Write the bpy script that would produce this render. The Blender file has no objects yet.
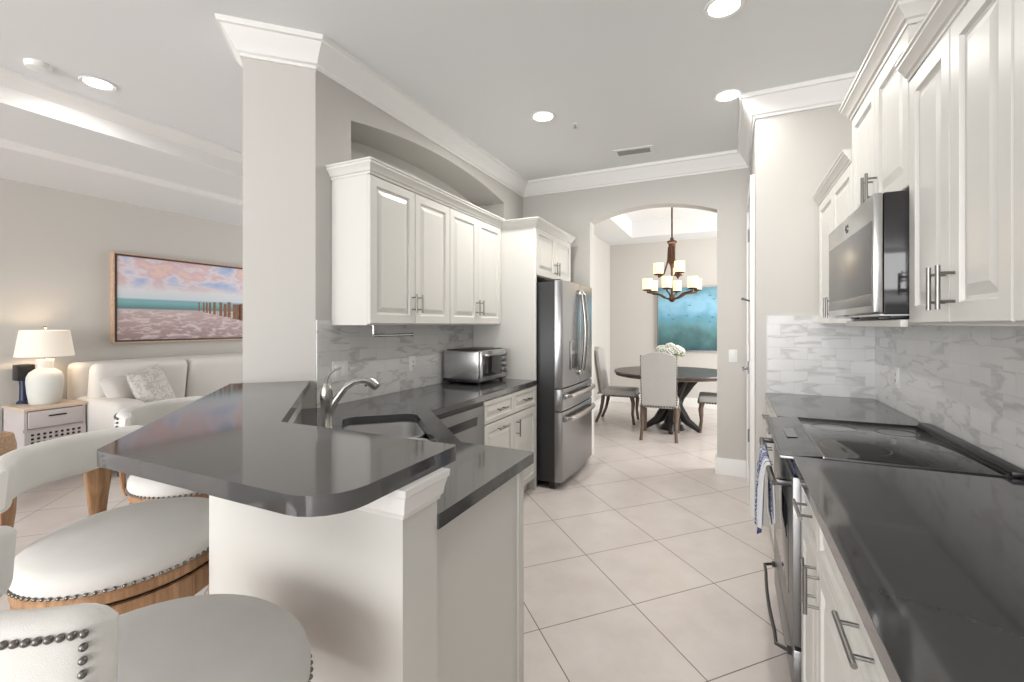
import bpy, bmesh, math, random
from mathutils import Vector, Matrix
from mathutils.geometry import tessellate_polygon
random.seed(7)
PI = math.pi
scn = bpy.context.scene
COL = scn.collection

# ------------------------------------------------------------------ camera, world, lights
cam_d = bpy.data.cameras.new('camera'); cam = bpy.data.objects.new('camera', cam_d); COL.objects.link(cam)
cam.location = (0, 0, 1.375); cam.rotation_euler = (PI/2, 0, math.atan(218/458))
cam_d.sensor_width = 36; cam_d.lens = 458/1024*36; cam_d.shift_y = -0.0159; cam_d.clip_start = .02
scn.camera = cam
scn.view_settings.view_transform = 'Standard'; scn.view_settings.look = 'None'
scn.view_settings.gamma = 1; scn.view_settings.use_curve_mapping = False
scn.view_settings.exposure = 0.66
w = bpy.data.worlds.new('sky'); scn.world = w; w.use_nodes = True
bg = w.node_tree.nodes['Background']; bg.inputs[0].default_value = (.93, .96, 1, 1); bg.inputs[1].default_value = 1.5

def area(name, loc, rot, sx, sy, power, col=(1, 1, 1), shape='RECTANGLE'):
    d = bpy.data.lights.new(name, 'AREA'); d.shape = shape; d.size = sx; d.size_y = sy; d.energy = power; d.color = col
    o = bpy.data.objects.new(name, d); COL.objects.link(o); o.location = loc; o.rotation_euler = rot
    return o
# living room daylight from behind left, plus added fills that have no window
area('fill_behind_camera', (-1.2, -6.2, 1.4), (PI/2+.12, 0, 0), 4.4, 2.4, 170, (1, .985, .965))  # added frontal fill behind the camera, no doors there
area('daylight_living_doors', (-4.9, -6.2, 1.4), (PI/2+.12, 0, 0), 2.6, 2.4, 85, (1, .985, .965))
area('fill_dining', (2.4, 6.4, 1.5), (PI/2, 0, PI/2), 2.2, 2.0, 95, (1, .985, .965))  # added fill that brightens the dining room, no window there
area('fill_living_end', (-4.0, 6.3, 1.5), (PI/2, 0, PI), 2.4, 2.0, 30, (1, .985, .965))  # added fill at the living room end wall, no window there

# ------------------------------------------------------------------ materials
def nt(name):
    m = bpy.data.materials.new(name); m.use_nodes = True
    n = m.node_tree.nodes; l = m.node_tree.links
    return m, n, l, n['Principled BSDF']
def plain(name, col, rough=.5, metal=0, bump=0, bscale=200, spec=.5, emit=None, es=0, var=0, vscale=3, aniso=0):
    m, n, l, b = nt(name)
    b.inputs['Base Color'].default_value = (*col, 1); b.inputs['Roughness'].default_value = rough
    b.inputs['Metallic'].default_value = metal; b.inputs['Specular IOR Level'].default_value = spec
    tc = n.new('ShaderNodeTexCoord')
    if var:
        no = n.new('ShaderNodeTexNoise'); no.inputs['Scale'].default_value = vscale; no.inputs['Detail'].default_value = 6
        l.new(tc.outputs['Object'], no.inputs['Vector'])
        mx = n.new('ShaderNodeMixRGB'); mx.blend_type = 'MIX'
        mx.inputs[1].default_value = (*[c*(1-var) for c in col], 1); mx.inputs[2].default_value = (*[min(1, c*(1+var)) for c in col], 1)
        l.new(no.outputs['Fac'], mx.inputs[0]); l.new(mx.outputs[0], b.inputs['Base Color'])
    if bump:
        no = n.new('ShaderNodeTexNoise'); no.inputs['Scale'].default_value = bscale; no.inputs['Detail'].default_value = 3
        l.new(tc.outputs['Object'], no.inputs['Vector'])
        bp = n.new('ShaderNodeBump'); bp.inputs['Strength'].default_value = bump; bp.inputs['Distance'].default_value = .002
        l.new(no.outputs['Fac'], bp.inputs['Height']); l.new(bp.outputs[0], b.inputs['Normal'])
    if emit:
        b.inputs['Emission Color'].default_value = (*emit, 1); b.inputs['Emission Strength'].default_value = es
    return m
MAT = {}
MAT['wall'] = plain('wall_paint', (.57, .553, .523), .75, bump=.08, bscale=250)
MAT['ceil'] = plain('ceiling_paint', (.77, .78, .79), .85, bump=.1, bscale=180)
MAT['trim'] = plain('trim_paint', (.82, .815, .80), .45)
MAT['cab'] = plain('cabinet_lacquer', (.66, .65, .618), .34)
MAT['steel'] = plain('brushed_steel', (.52, .52, .52), .26, 1, bump=.05, bscale=400)
MAT['steel_grey'] = plain('satin_steel', (.26, .26, .26), .38, 1)
MAT['steel_dark'] = plain('dark_steel', (.25, .25, .255), .3, 1)
MAT['chrome'] = plain('brushed_nickel', (.46, .45, .43), .26, 1)
MAT['pull'] = plain('nickel_pull', (.27, .265, .255), .28, 1)
MAT['sink_steel'] = plain('satin_sink_steel', (.62, .62, .62), .42, 1)
MAT['handle_dark'] = plain('graphite_handle', (.10, .10, .10), .3, 1)
MAT['fridge'] = plain('fridge_steel', (.31, .31, .315), .27, 1)
MAT['fridge_side'] = plain('graphite_side', (.025, .025, .027), .4)
MAT['black'] = plain('black_plastic', (.012, .012, .013), .35)
MAT['glass'] = plain('black_glass', (.02, .02, .021), .06)
MAT['micro_glass'] = plain('smoked_glass', (.13, .13, .13), .28)
MAT['linen'] = plain('linen', (.68, .67, .64), .9, bump=.25, bscale=700, var=.06, vscale=14)
MAT['sofa'] = plain('sofa_fabric', (.68, .66, .63), .95, bump=.3, bscale=500, var=.05, vscale=8)
MAT['white'] = plain('white_plastic', (.78, .78, .77), .4)
MAT['ceramic'] = plain('chalk_ceramic', (.68, .69, .66), .6, bump=.3, bscale=90, var=.06, vscale=12)
MAT['nail'] = plain('nailhead_pewter', (.20, .19, .18), .35, 1)
MAT['bronze'] = plain('oiled_bronze', (.10, .055, .035), .4, .7)
MAT['iron'] = plain('table_base', (.02, .017, .015), .5, bump=.6, bscale=30)
MAT['lampshade'] = plain('lamp_shade_cloth', (.80, .76, .70), .8, emit=(1, .74, .52), es=.12)
MAT['candle'] = plain('amber_glass_shade', (.75, .62, .42), .5, emit=(1, .74, .40), es=.75)
MAT['bulb'] = plain('light_diffuser', (.9, .9, .9), .5, emit=(1, .98, .94), es=9)
MAT['burner'] = plain('burner_print', (.035, .035, .036), .2)
MAT['chair_linen'] = plain('grey_linen', (.50, .49, .475), .9, bump=.2, bscale=500, var=.06, vscale=10)
MAT['navy'] = plain('navy_stem_and_reflection', (.012, .02, .07), .35)
MAT['petal'] = plain('petals', (.78, .80, .74), .8, var=.1, vscale=40)
MAT['leaf'] = plain('leaves', (.22, .33, .08), .6, var=.3, vscale=30)
MAT['rubber'] = plain('dark_rubber', (.03, .03, .03), .7)
MAT['grille'] = plain('vent_paint', (.34, .34, .34), .6)
MAT['nightstand'] = plain('limed_wood', (.56, .51, .50), .55, var=.06, vscale=10)
MAT['oaktop'] = plain('pale_oak_top', (.62, .50, .40), .5, var=.1, vscale=8)

def quartz():
    m, n, l, b = nt('grey_quartz')
    tc = n.new('ShaderNodeTexCoord'); no = n.new('ShaderNodeTexNoise'); no.inputs['Scale'].default_value = 60; no.inputs['Detail'].default_value = 2
    l.new(tc.outputs['Object'], no.inputs['Vector'])
    cr = n.new('ShaderNodeValToRGB'); cr.color_ramp.elements[0].position = .35; cr.color_ramp.elements[1].position = .7
    cr.color_ramp.elements[0].color = (.064, .064, .065, 1); cr.color_ramp.elements[1].color = (.066, .066, .067, 1)
    l.new(no.outputs['Fac'], cr.inputs[0]); l.new(cr.outputs[0], b.inputs['Base Color'])
    b.inputs['Roughness'].default_value = .075; b.inputs['IOR'].default_value = 1.75
    return m
MAT['quartz'] = quartz()

def math_node(n, l, op, a, b=None):
    x = n.new('ShaderNodeMath'); x.operation = op
    for i, v in enumerate((a, b)):
        if v is None: continue
        if isinstance(v, (int, float)): x.inputs[i].default_value = v
        else: l.new(v, x.inputs[i])
    return x.outputs[0]
def floor_mat():
    m, n, l, b = nt('porcelain_floor')
    tc = n.new('ShaderNodeTexCoord'); sp = n.new('ShaderNodeSeparateXYZ'); l.new(tc.outputs['Object'], sp.inputs[0])
    xs = math_node(n, l, 'DIVIDE', math_node(n, l, 'ADD', sp.outputs[0], .427), .350)
    ys = math_node(n, l, 'DIVIDE', math_node(n, l, 'SUBTRACT', sp.outputs[1], 2.29), .371)
    u = math_node(n, l, 'MULTIPLY', math_node(n, l, 'ADD', xs, ys), .5)
    v = math_node(n, l, 'MULTIPLY', math_node(n, l, 'SUBTRACT', xs, ys), .5)
    def edge(q):
        f = math_node(n, l, 'FRACT', q); return math_node(n, l, 'MINIMUM', f, math_node(n, l, 'SUBTRACT', 1, f))
    e = math_node(n, l, 'MINIMUM', edge(u), edge(v))
    g = n.new('ShaderNodeMapRange'); l.new(e, g.inputs[0]); g.inputs[1].default_value = .0035; g.inputs[2].default_value = .0065
    no = n.new('ShaderNodeTexNoise'); no.inputs['Scale'].default_value = 3.5; no.inputs['Detail'].default_value = 8; no.inputs['Roughness'].default_value = .65
    l.new(tc.outputs['Object'], no.inputs['Vector'])
    cr = n.new('ShaderNodeValToRGB'); cr.color_ramp.elements[0].position = .3; cr.color_ramp.elements[1].position = .72
    cr.color_ramp.elements[0].color = (.60, .54, .51, 1); cr.color_ramp.elements[1].color = (.70, .645, .615, 1)
    l.new(no.outputs['Fac'], cr.inputs[0])
    mx = n.new('ShaderNodeMixRGB'); l.new(g.outputs[0], mx.inputs[0]); mx.inputs[1].default_value = (.20, .16, .145, 1); l.new(cr.outputs[0], mx.inputs[2])
    l.new(mx.outputs[0], b.inputs['Base Color']); b.inputs['Roughness'].default_value = .28
    bp = n.new('ShaderNodeBump'); bp.inputs['Strength'].default_value = .4; bp.inputs['Distance'].default_value = .002
    l.new(g.outputs[0], bp.inputs['Height']); l.new(bp.outputs[0], b.inputs['Normal'])
    return m
MAT['floor'] = floor_mat()

def marble(name, axis):
    m, n, l, b = nt(name)
    tc = n.new('ShaderNodeTexCoord'); sp = n.new('ShaderNodeSeparateXYZ'); l.new(tc.outputs['Object'], sp.inputs[0])
    cb = n.new('ShaderNodeCombineXYZ'); l.new(sp.outputs[axis], cb.inputs[0])
    l.new(math_node(n, l, 'SUBTRACT', sp.outputs[2], .914), cb.inputs[1])
    br = n.new('ShaderNodeTexBrick'); l.new(cb.outputs[0], br.inputs['Vector'])
    br.inputs['Scale'].default_value = 1; br.inputs['Brick Width'].default_value = .153; br.inputs['Row Height'].default_value = .0775
    br.inputs['Mortar Size'].default_value = .0013; br.inputs['Mortar Smooth'].default_value = .2
    br.inputs['Color1'].default_value = (0, 0, 0, 1); br.inputs['Color2'].default_value = (1, 1, 1, 1); br.inputs['Mortar'].default_value = (.5, .5, .5, 1)
    # shift the vein pattern per brick so each tile is its own piece
    sc = n.new('ShaderNodeVectorMath'); sc.operation = 'MULTIPLY_ADD'
    l.new(br.outputs['Color'], sc.inputs[0]); sc.inputs[1].default_value = (3.1, 2.3, 1.7); l.new(cb.outputs[0], sc.inputs[2])
    mp = n.new('ShaderNodeMapping'); mp.inputs['Rotation'].default_value = (0, 0, .7); mp.inputs['Scale'].default_value = (.7, 3.0, 1)
    l.new(sc.outputs[0], mp.inputs[0])
    no = n.new('ShaderNodeTexNoise'); no.inputs['Scale'].default_value = 1.7; no.inputs['Detail'].default_value = 6; no.inputs['Distortion'].default_value = .35
    l.new(mp.outputs[0], no.inputs['Vector'])
    d = math_node(n, l, 'ABSOLUTE', math_node(n, l, 'SUBTRACT', no.outputs['Fac'], .5))
    vr = n.new('ShaderNodeMapRange'); l.new(d, vr.inputs[0]); vr.inputs[1].default_value = 0; vr.inputs[2].default_value = .03
    no2 = n.new('ShaderNodeTexNoise'); no2.inputs['Scale'].default_value = 5; no2.inputs['Detail'].default_value = 4; l.new(sc.outputs[0], no2.inputs['Vector'])
    bc = n.new('ShaderNodeMixRGB'); l.new(no2.outputs['Fac'], bc.inputs[0]); bc.inputs[1].default_value = (.60, .60, .605, 1); bc.inputs[2].default_value = (.76, .76, .755, 1)
    vm = n.new('ShaderNodeMixRGB'); l.new(vr.outputs[0], vm.inputs[0]); vm.inputs[1].default_value = (.50, .495, .49, 1); l.new(bc.outputs[0], vm.inputs[2])
    fm = n.new('ShaderNodeMixRGB'); l.new(br.outputs['Fac'], fm.inputs[0]); l.new(vm.outputs[0], fm.inputs[1]); fm.inputs[2].default_value = (.60, .60, .595, 1)
    l.new(fm.outputs[0], b.inputs['Base Color']); b.inputs['Roughness'].default_value = .25
    bp = n.new('ShaderNodeBump'); bp.inputs['Strength'].default_value = .5; bp.inputs['Distance'].default_value = .002; bp.invert = True
    l.new(br.outputs['Fac'], bp.inputs['Height']); l.new(bp.outputs[0], b.inputs['Normal'])
    return m
MAT['marble_x'] = marble('marble_subway_tile', 0); MAT['marble_y'] = marble('marble_subway_tile', 1)

def wood(name, c0, c1, scale=(40, 40, 3), rough=.55):
    m, n, l, b = nt(name)
    tc = n.new('ShaderNodeTexCoord'); mp = n.new('ShaderNodeMapping'); mp.inputs['Scale'].default_value = scale
    l.new(tc.outputs['Object'], mp.inputs[0])
    no = n.new('ShaderNodeTexNoise'); no.inputs['Scale'].default_value = 1.5; no.inputs['Detail'].default_value = 6; no.inputs['Distortion'].default_value = .6
    l.new(mp.outputs[0], no.inputs['Vector'])
    cr = n.new('ShaderNodeValToRGB'); cr.color_ramp.elements[0].position = .3; cr.color_ramp.elements[1].position = .7
    cr.color_ramp.elements[0].color = (*c0, 1); cr.color_ramp.elements[1].color = (*c1, 1)
    l.new(no.outputs['Fac'], cr.inputs[0]); l.new(cr.outputs[0], b.inputs['Base Color']); b.inputs['Roughness'].default_value = rough
    return m
MAT['oak'] = wood('weathered_oak', (.23, .115, .05), (.48, .28, .15))
MAT['chairleg'] = wood('driftwood_leg', (.07, .045, .033), (.17, .115, .085))
MAT['tabletop'] = wood('dark_table_wood', (.05, .035, .03), (.10, .075, .065), (3, 30, 3), .3)
MAT['frame'] = wood('blond_frame', (.50, .33, .22), (.66, .47, .34), (20, 20, 20), .5)
MAT['basket'] = wood('tan_weave', (.30, .18, .10), (.52, .36, .25), (60, 60, 90), .8)
MAT['cane'] = wood('grey_weave', (.22, .22, .22), (.46, .44, .42), (50, 50, 80), .8)

def towel(name, c0, c1, thr, scale):
    m, n, l, b = nt(name)
    tc = n.new('ShaderNodeTexCoord'); vo = n.new('ShaderNodeTexNoise'); vo.inputs['Scale'].default_value = scale; vo.inputs['Detail'].default_value = 2
    vo.inputs['Distortion'].default_value = 1.5
    l.new(tc.outputs['Object'], vo.inputs['Vector'])
    cr = n.new('ShaderNodeValToRGB'); cr.color_ramp.elements[0].position = thr; cr.color_ramp.elements[1].position = thr+.06
    cr.color_ramp.elements[0].color = (*c0, 1); cr.color_ramp.elements[1].color = (*c1, 1)
    l.new(vo.outputs['Fac'], cr.inputs[0]); l.new(cr.outputs[0], b.inputs['Base Color']); b.inputs['Roughness'].default_value = .95
    return m
MAT['towel_a'] = towel('patterned_cotton', (.05, .09, .26), (.66, .67, .68), .50, 62)
MAT['pillow_pat'] = towel('damask_cotton', (.50, .48, .45), (.66, .64, .61), .46, 26)
def stripe_towel():
    m, n, l, b = nt('striped_cotton')
    tc = n.new('ShaderNodeTexCoord'); sp = n.new('ShaderNodeSeparateXYZ'); l.new(tc.outputs['Object'], sp.inputs[0])
    f = math_node(n, l, 'FRACT', math_node(n, l, 'MULTIPLY', sp.outputs[0], 18))
    g = math_node(n, l, 'LESS_THAN', f, .22)
    mx = n.new('ShaderNodeMixRGB'); l.new(g, mx.inputs[0]); mx.inputs[1].default_value = (.70, .71, .74, 1); mx.inputs[2].default_value = (.06, .10, .32, 1)
    l.new(mx.outputs[0], b.inputs['Base Color']); b.inputs['Roughness'].default_value = .95
    return m
MAT['towel_b'] = stripe_towel()

def ramp_stack(n, stops):
    cr = n.new('ShaderNodeValToRGB'); e = cr.color_ramp.elements
    e[0].position = stops[0][0]; e[0].color = (*stops[0][1], 1); e[1].position = stops[-1][0]; e[1].color = (*stops[-1][1], 1)
    for p, c in stops[1:-1]:
        x = e.new(p); x.color = (*c, 1)
    return cr
def beach_art():
    # local x = along the picture (0..W), local z = height (0..1), printed sky, sea and foam
    m, n, l, b = nt('beach_print')
    tc = n.new('ShaderNodeTexCoord'); sp = n.new('ShaderNodeSeparateXYZ'); l.new(tc.outputs['Object'], sp.inputs[0])
    z = math_node(n, l, 'DIVIDE', sp.outputs[2], .94)
    base = ramp_stack(n, [(0, (.34, .24, .25)), (.30, (.50, .38, .38)), (.385, (.52, .42, .42)), (.40, (.12, .24, .26)), (.47, (.22, .46, .48)), (.50, (.24, .42, .50)),
                          (.52, (.62, .70, .76)), (.62, (.74, .76, .80)), (.72, (.60, .52, .60)), (1, (.70, .50, .54))])
    l.new(z, base.inputs[0])
    mp = n.new('ShaderNodeMapping'); mp.inputs['Scale'].default_value = (2.2, 1, 5); l.new(tc.outputs['Object'], mp.inputs[0])
    cl = n.new('ShaderNodeTexNoise'); cl.inputs['Scale'].default_value = 1.35; cl.inputs['Detail'].default_value = 8; l.new(mp.outputs[0], cl.inputs['Vector'])
    cc = ramp_stack(n, [(.28, (.25, .42, .74)), (.40, (.52, .60, .80)), (.47, (.80, .74, .78)), (.54, (.70, .50, .56)), (.61, (.85, .62, .54)), (.74, (.52, .38, .48))])
    l.new(cl.outputs['Fac'], cc.inputs[0])
    skym = n.new('ShaderNodeMapRange'); l.new(z, skym.inputs[0]); skym.inputs[1].default_value = .58; skym.inputs[2].default_value = .74; skym.inputs[4].default_value = .85
    mx = n.new('ShaderNodeMixRGB'); l.new(skym.outputs[0], mx.inputs[0]); l.new(base.outputs[0], mx.inputs[1]); l.new(cc.outputs[0], mx.inputs[2])
    mp2 = n.new('ShaderNodeMapping'); mp2.inputs['Scale'].default_value = (2.0, 1, 7); mp2.inputs['Rotation'].default_value = (0, .5, 0); l.new(tc.outputs['Object'], mp2.inputs[0])
    fo = n.new('ShaderNodeTexNoise'); fo.inputs['Scale'].default_value = 4.2; fo.inputs['Detail'].default_value = 7; fo.inputs['Distortion'].default_value = .8; l.new(mp2.outputs[0], fo.inputs['Vector'])
    fr = n.new('ShaderNodeMapRange'); l.new(fo.outputs['Fac'], fr.inputs[0]); fr.inputs[1].default_value = .48; fr.inputs[2].default_value = .64
    sand = math_node(n, l, 'LESS_THAN', z, .385)
    ff = math_node(n, l, 'MULTIPLY', math_node(n, l, 'MULTIPLY', fr.outputs[0], sand), .75)
    mx2 = n.new('ShaderNodeMixRGB'); l.new(ff, mx2.inputs[0]); l.new(mx.outputs[0], mx2.inputs[1]); mx2.inputs[2].default_value = (.74, .66, .66, 1)
    l.new(mx2.outputs[0], b.inputs['Base Color']); b.inputs['Roughness'].default_value = .4
    return m
MAT['beach'] = beach_art()
def reef_art():
    m, n, l, b = nt('underwater_print')
    tc = n.new('ShaderNodeTexCoord'); sp = n.new('ShaderNodeSeparateXYZ'); l.new(tc.outputs['Object'], sp.inputs[0])
    no = n.new('ShaderNodeTexNoise'); no.inputs['Scale'].default_value = 4; no.inputs['Detail'].default_value = 6; l.new(tc.outputs['Object'], no.inputs['Vector'])
    z = math_node(n, l, 'ADD', math_node(n, l, 'DIVIDE', sp.outputs[2], 1.08), math_node(n, l, 'MULTIPLY', math_node(n, l, 'SUBTRACT', no.outputs['Fac'], .5), .55))
    cr = ramp_stack(n, [(0, (.02, .07, .09)), (.22, (.06, .15, .16)), (.40, (.11, .27, .30)), (.56, (.12, .33, .46)), (.74, (.26, .52, .70)), (.86, (.22, .44, .58)), (1, (.05, .20, .26))])
    l.new(z, cr.inputs[0])
    mp = n.new('ShaderNodeMapping'); mp.inputs['Scale'].default_value = (5, 5, 11); l.new(tc.outputs['Object'], mp.inputs[0])
    vo = n.new('ShaderNodeTexVoronoi'); vo.inputs['Scale'].default_value = 1; l.new(mp.outputs[0], vo.inputs['Vector'])
    fish = math_node(n, l, 'MULTIPLY', math_node(n, l, 'LESS_THAN', vo.outputs['Distance'], .12), math_node(n, l, 'GREATER_THAN', sp.outputs[2], .35))
    mx = n.new('ShaderNodeMixRGB'); l.new(math_node(n, l, 'MULTIPLY', fish, .7), mx.inputs[0]); l.new(cr.outputs[0], mx.inputs[1]); mx.inputs[2].default_value = (.05, .13, .2, 1)
    l.new(mx.outputs[0], b.inputs['Base Color']); b.inputs['Roughness'].default_value = .5
    return m
MAT['reef'] = reef_art()

# ------------------------------------------------------------------ mesh helpers
class B:
    def __init__(s): s.bm = bmesh.new()
    def add(s, other, mat=None):
        if mat is not None: other.transform(mat)
        me = bpy.data.meshes.new('t'); other.to_mesh(me); other.free(); s.bm.from_mesh(me); bpy.data.meshes.remove(me); return s
    def box(s, x0, x1, y0, y1, z0, z1, bev=0, seg=2, mat=None):
        t = bmesh.new(); bmesh.ops.create_cube(t, size=1)
        bmesh.ops.scale(t, vec=(x1-x0, y1-y0, z1-z0), verts=t.verts); bmesh.ops.translate(t, vec=((x0+x1)/2, (y0+y1)/2, (z0+z1)/2), verts=t.verts)
        if bev: bmesh.ops.bevel(t, geom=t.edges[:], offset=bev, segments=seg, profile=.5, affect='EDGES')
        return s.add(t, mat)
    def tube(s, pts, r, n=10, flat=None, up=None):
        # swept tube; r scalar or list; flat=(a,b) multiplies the two cross axes
        pts = [Vector(p) for p in pts]; k = len(pts); rs = r if isinstance(r, (list, tuple)) else [r]*k
        t = bmesh.new(); rings = []; prev = None
        for i, p in enumerate(pts):
            d = (pts[min(i+1, k-1)] - pts[max(i-1, 0)]).normalized()
            if prev is None:
                u = Vector(up) if up else (Vector((0, 0, 1)) if abs(d.z) < .9 else Vector((1, 0, 0)))
            else: u = prev
            a = (u - d*u.dot(d)).normalized(); prev = a; c = d.cross(a)
            fa, fb = flat if flat else (1, 1)
            rings.append([t.verts.new(p + a*math.cos(2*PI*j/n)*rs[i]*fa + c*math.sin(2*PI*j/n)*rs[i]*fb) for j in range(n)])
        for i in range(k-1):
            for j in range(n): t.faces.new((rings[i][j], rings[i][(j+1) % n], rings[i+1][(j+1) % n], rings[i+1][j]))
        t.faces.new(rings[0][::-1]); t.faces.new(rings[-1])
        bmesh.ops.recalc_face_normals(t, faces=t.faces); return s.add(t)
    def cyl(s, p0, p1, r, n=16): return s.tube([p0, p1], r, n)
    def lathe(s, prof, c=(0, 0, 0), n=32, mat=None):
        t = bmesh.new(); rings = []
        for r, z in prof:
            if r < 1e-5: rings.append([t.verts.new((c[0], c[1], c[2]+z))])
            else: rings.append([t.verts.new((c[0]+r*math.cos(2*PI*j/n), c[1]+r*math.sin(2*PI*j/n), c[2]+z)) for j in range(n)])
        for a, b in zip(rings, rings[1:]):
            for j in range(n):
                q = (j+1) % n
                f = [a[j % len(a)], a[q % len(a)], b[q % len(b)], b[j % len(b)]]
                f2 = []
                for v in f:
                    if v not in f2: f2.append(v)
                if len(f2) > 2: t.faces.new(f2)
        bmesh.ops.recalc_face_normals(t, faces=t.faces); return s.add(t, mat)
    def prism(s, poly, z0, z1, holes=(), mat=None):
        loops = [list(poly)] + [list(h) for h in holes]
        t = bmesh.new(); flat = [p for lp in loops for p in lp]
        lo = [t.verts.new((p[0], p[1], z0)) for p in flat]; hi = [t.verts.new((p[0], p[1], z1)) for p in flat]
        for a, b, c in tessellate_polygon([[Vector((p[0], p[1], 0)) for p in lp] for lp in loops]):
            try: t.faces.new((hi[a], hi[b], hi[c])); t.faces.new((lo[c], lo[b], lo[a]))
            except ValueError: pass
        o = 0
        for lp in loops:
            k = len(lp)
            for i in range(k):
                a, b = o+i, o+(i+1) % k; t.faces.new((lo[a], lo[b], hi[b], hi[a]))
            o += k
        bmesh.ops.recalc_face_normals(t, faces=t.faces); return s.add(t, mat)
    def sweep(s, path, prof, closed=False):
        # profile (out, z) carried along a flat path, out = to the right of travel, mitred corners
        P = [Vector((p[0], p[1])) for p in path]; k = len(P); t = bmesh.new(); rings = []
        for i in range(k):
            def nrm(a, b): d = (b-a).normalized(); return Vector((d.y, -d.x))
            ns = []
            if i > 0 or closed: ns.append(nrm(P[i-1], P[i]))
            if i < k-1 or closed: ns.append(nrm(P[i], P[(i+1) % k]))
            if len(ns) == 2:
                h = (ns[0]+ns[1]); h = h/ max(1e-6, h.dot(ns[0]))
            else: h = ns[0]
            rings.append([t.verts.new((P[i].x+h.x*o, P[i].y+h.y*o, z)) for o, z in prof])
        m = len(prof); seq = range(k if closed else k-1)
        for i in seq:
            a, b = rings[i], rings[(i+1) % k]
            for j in range(m): t.faces.new((a[j], b[j], b[(j+1) % m], a[(j+1) % m]))
        if not closed: t.faces.new(rings[0]); t.faces.new(rings[-1][::-1])
        bmesh.ops.recalc_face_normals(t, faces=t.faces); return s.add(t)
    def ball(s, c, r, sc=(1, 1, 1), u=12, v=8):
        t = bmesh.new(); bmesh.ops.create_uvsphere(t, u_segments=u, v_segments=v, radius=r)
        bmesh.ops.scale(t, vec=sc, verts=t.verts); bmesh.ops.translate(t, vec=c, verts=t.verts); return s.add(t)
    def panel(s, x0, x1, z0, z1, y, t_=.02, fr=.055):
        # raised panel door slab, front face at y - t_
        t = bmesh.new()
        rings = [(0, y), (0, y-t_+.004), (.004, y-t_), (fr, y-t_), (fr+.005, y-t_+.010), (fr+.014, y-t_+.011), (fr+.042, y-t_+.0015), (fr+.044, y-t_+.0015)]
        vs = []
        for ins, yy in rings:
            vs.append([t.verts.new(p) for p in ((x0+ins, yy, z0+ins), (x1-ins, yy, z0+ins), (x1-ins, yy, z1-ins), (x0+ins, yy, z1-ins))])
        for a, b in zip(vs, vs[1:]):
            for j in range(4): t.faces.new((a[j], a[(j+1) % 4], b[(j+1) % 4], b[j]))
        t.faces.new(vs[-1]); t.faces.new(vs[0][::-1])
        bmesh.ops.recalc_face_normals(t, faces=t.faces); return s.add(t)
    def rings(s, loops, cap0=True, cap1=True):
        t = bmesh.new(); R = [[t.verts.new(p) for p in lp] for lp in loops]; m = len(R[0])
        for a, b in zip(R, R[1:]):
            for j in range(m): t.faces.new((a[j], a[(j+1) % m], b[(j+1) % m], b[j]))
        if cap0: t.faces.new(R[0][::-1])
        if cap1: t.faces.new(R[-1])
        bmesh.ops.recalc_face_normals(t, faces=t.faces); return s.add(t)
def rrect(cx, cy, w_, h_, r, n=6, rot=0):
    out = []
    for sx, sy, a0 in ((1, 1, 0), (-1, 1, 90), (-1, -1, 180), (1, -1, 270)):
        for i in range(n+1):
            a = math.radians(a0+90*i/n); out.append((sx*(w_/2-r)+r*math.cos(a), sy*(h_/2-r)+r*math.sin(a)))
    c, s_ = math.cos(rot), math.sin(rot)
    return [(cx+x*c-y*s_, cy+x*s_+y*c) for x, y in out]
def fillet(poly, radii, n=6):
    out = []; k = len(poly)
    for i, p in enumerate(poly):
        r = radii.get(i, 0); p = Vector(p)
        if not r: out.append(tuple(p)); continue
        a = (Vector(poly[i-1])-p).normalized(); b = (Vector(poly[(i+1) % k])-p).normalized()
        th = a.angle(b); d = r/math.tan(th/2); p0 = p+a*d; p1 = p+b*d
        c = p + (a+b).normalized()*(r/math.sin(th/2))
        a0 = math.atan2(p0.y-c.y, p0.x-c.x); a1 = math.atan2(p1.y-c.y, p1.x-c.x); da = (a1-a0+PI) % (2*PI)-PI
        for j in range(n+1): out.append((c.x+r*math.cos(a0+da*j/n), c.y+r*math.sin(a0+da*j/n)))
    return out
def obj(name, b, mat, parent=None, smooth=38, bev=0):
    me = bpy.data.meshes.new(name); b.bm.to_mesh(me); b.bm.free()
    me.materials.append(MAT[mat] if isinstance(mat, str) else mat)
    if smooth:
        me.polygons.foreach_set('use_smooth', [True]*len(me.polygons)); me.set_sharp_from_angle(angle=math.radians(smooth))
    o = bpy.data.objects.new(name, me); COL.objects.link(o)
    if parent: o.parent = parent
    if bev:
        md = o.modifiers.new('edge', 'BEVEL'); md.width = bev; md.segments = 2; md.limit_method = 'ANGLE'; md.angle_limit = math.radians(50)
    return o
def thing(name, label, cat, loc=(0, 0, 0), rz=0, group=None):
    o = bpy.data.objects.new(name, None); COL.objects.link(o); o.location = loc; o.rotation_euler = (0, 0, rz); o.empty_display_size = .1
    return tag(o, label, cat, group)
def tag(o, label, cat, group=None):
    o['label'] = label; o['category'] = cat
    if group: o['group'] = group
    return o
def struct(o, label=None, cat=None):
    o['kind'] = 'structure'
    if label: o['label'] = label
    if cat: o['category'] = cat
    return o
def dup(root, loc, rz, label, group=None):
    r = root.copy(); COL.objects.link(r); r.location = loc; r.rotation_euler = (0, 0, rz); r['label'] = label
    if group: r['group'] = group
    def rec(src, dst):
        for ch in src.children:
            c = ch.copy(); COL.objects.link(c); c.parent = dst; rec(ch, c)
    rec(root, r); return r
def XZ(y0): # matrix that turns a prism drawn in (x, z) with depth along +y
    return Matrix(((1, 0, 0, 0), (0, 0, 1, 0), (0, 1, 0, 0), (0, 0, 0, 1)))
def YZ():   # drawn in (y, z), depth along +x
    return Matrix(((0, 0, 1, 0), (1, 0, 0, 0), (0, 1, 0, 0), (0, 0, 0, 1)))

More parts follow.
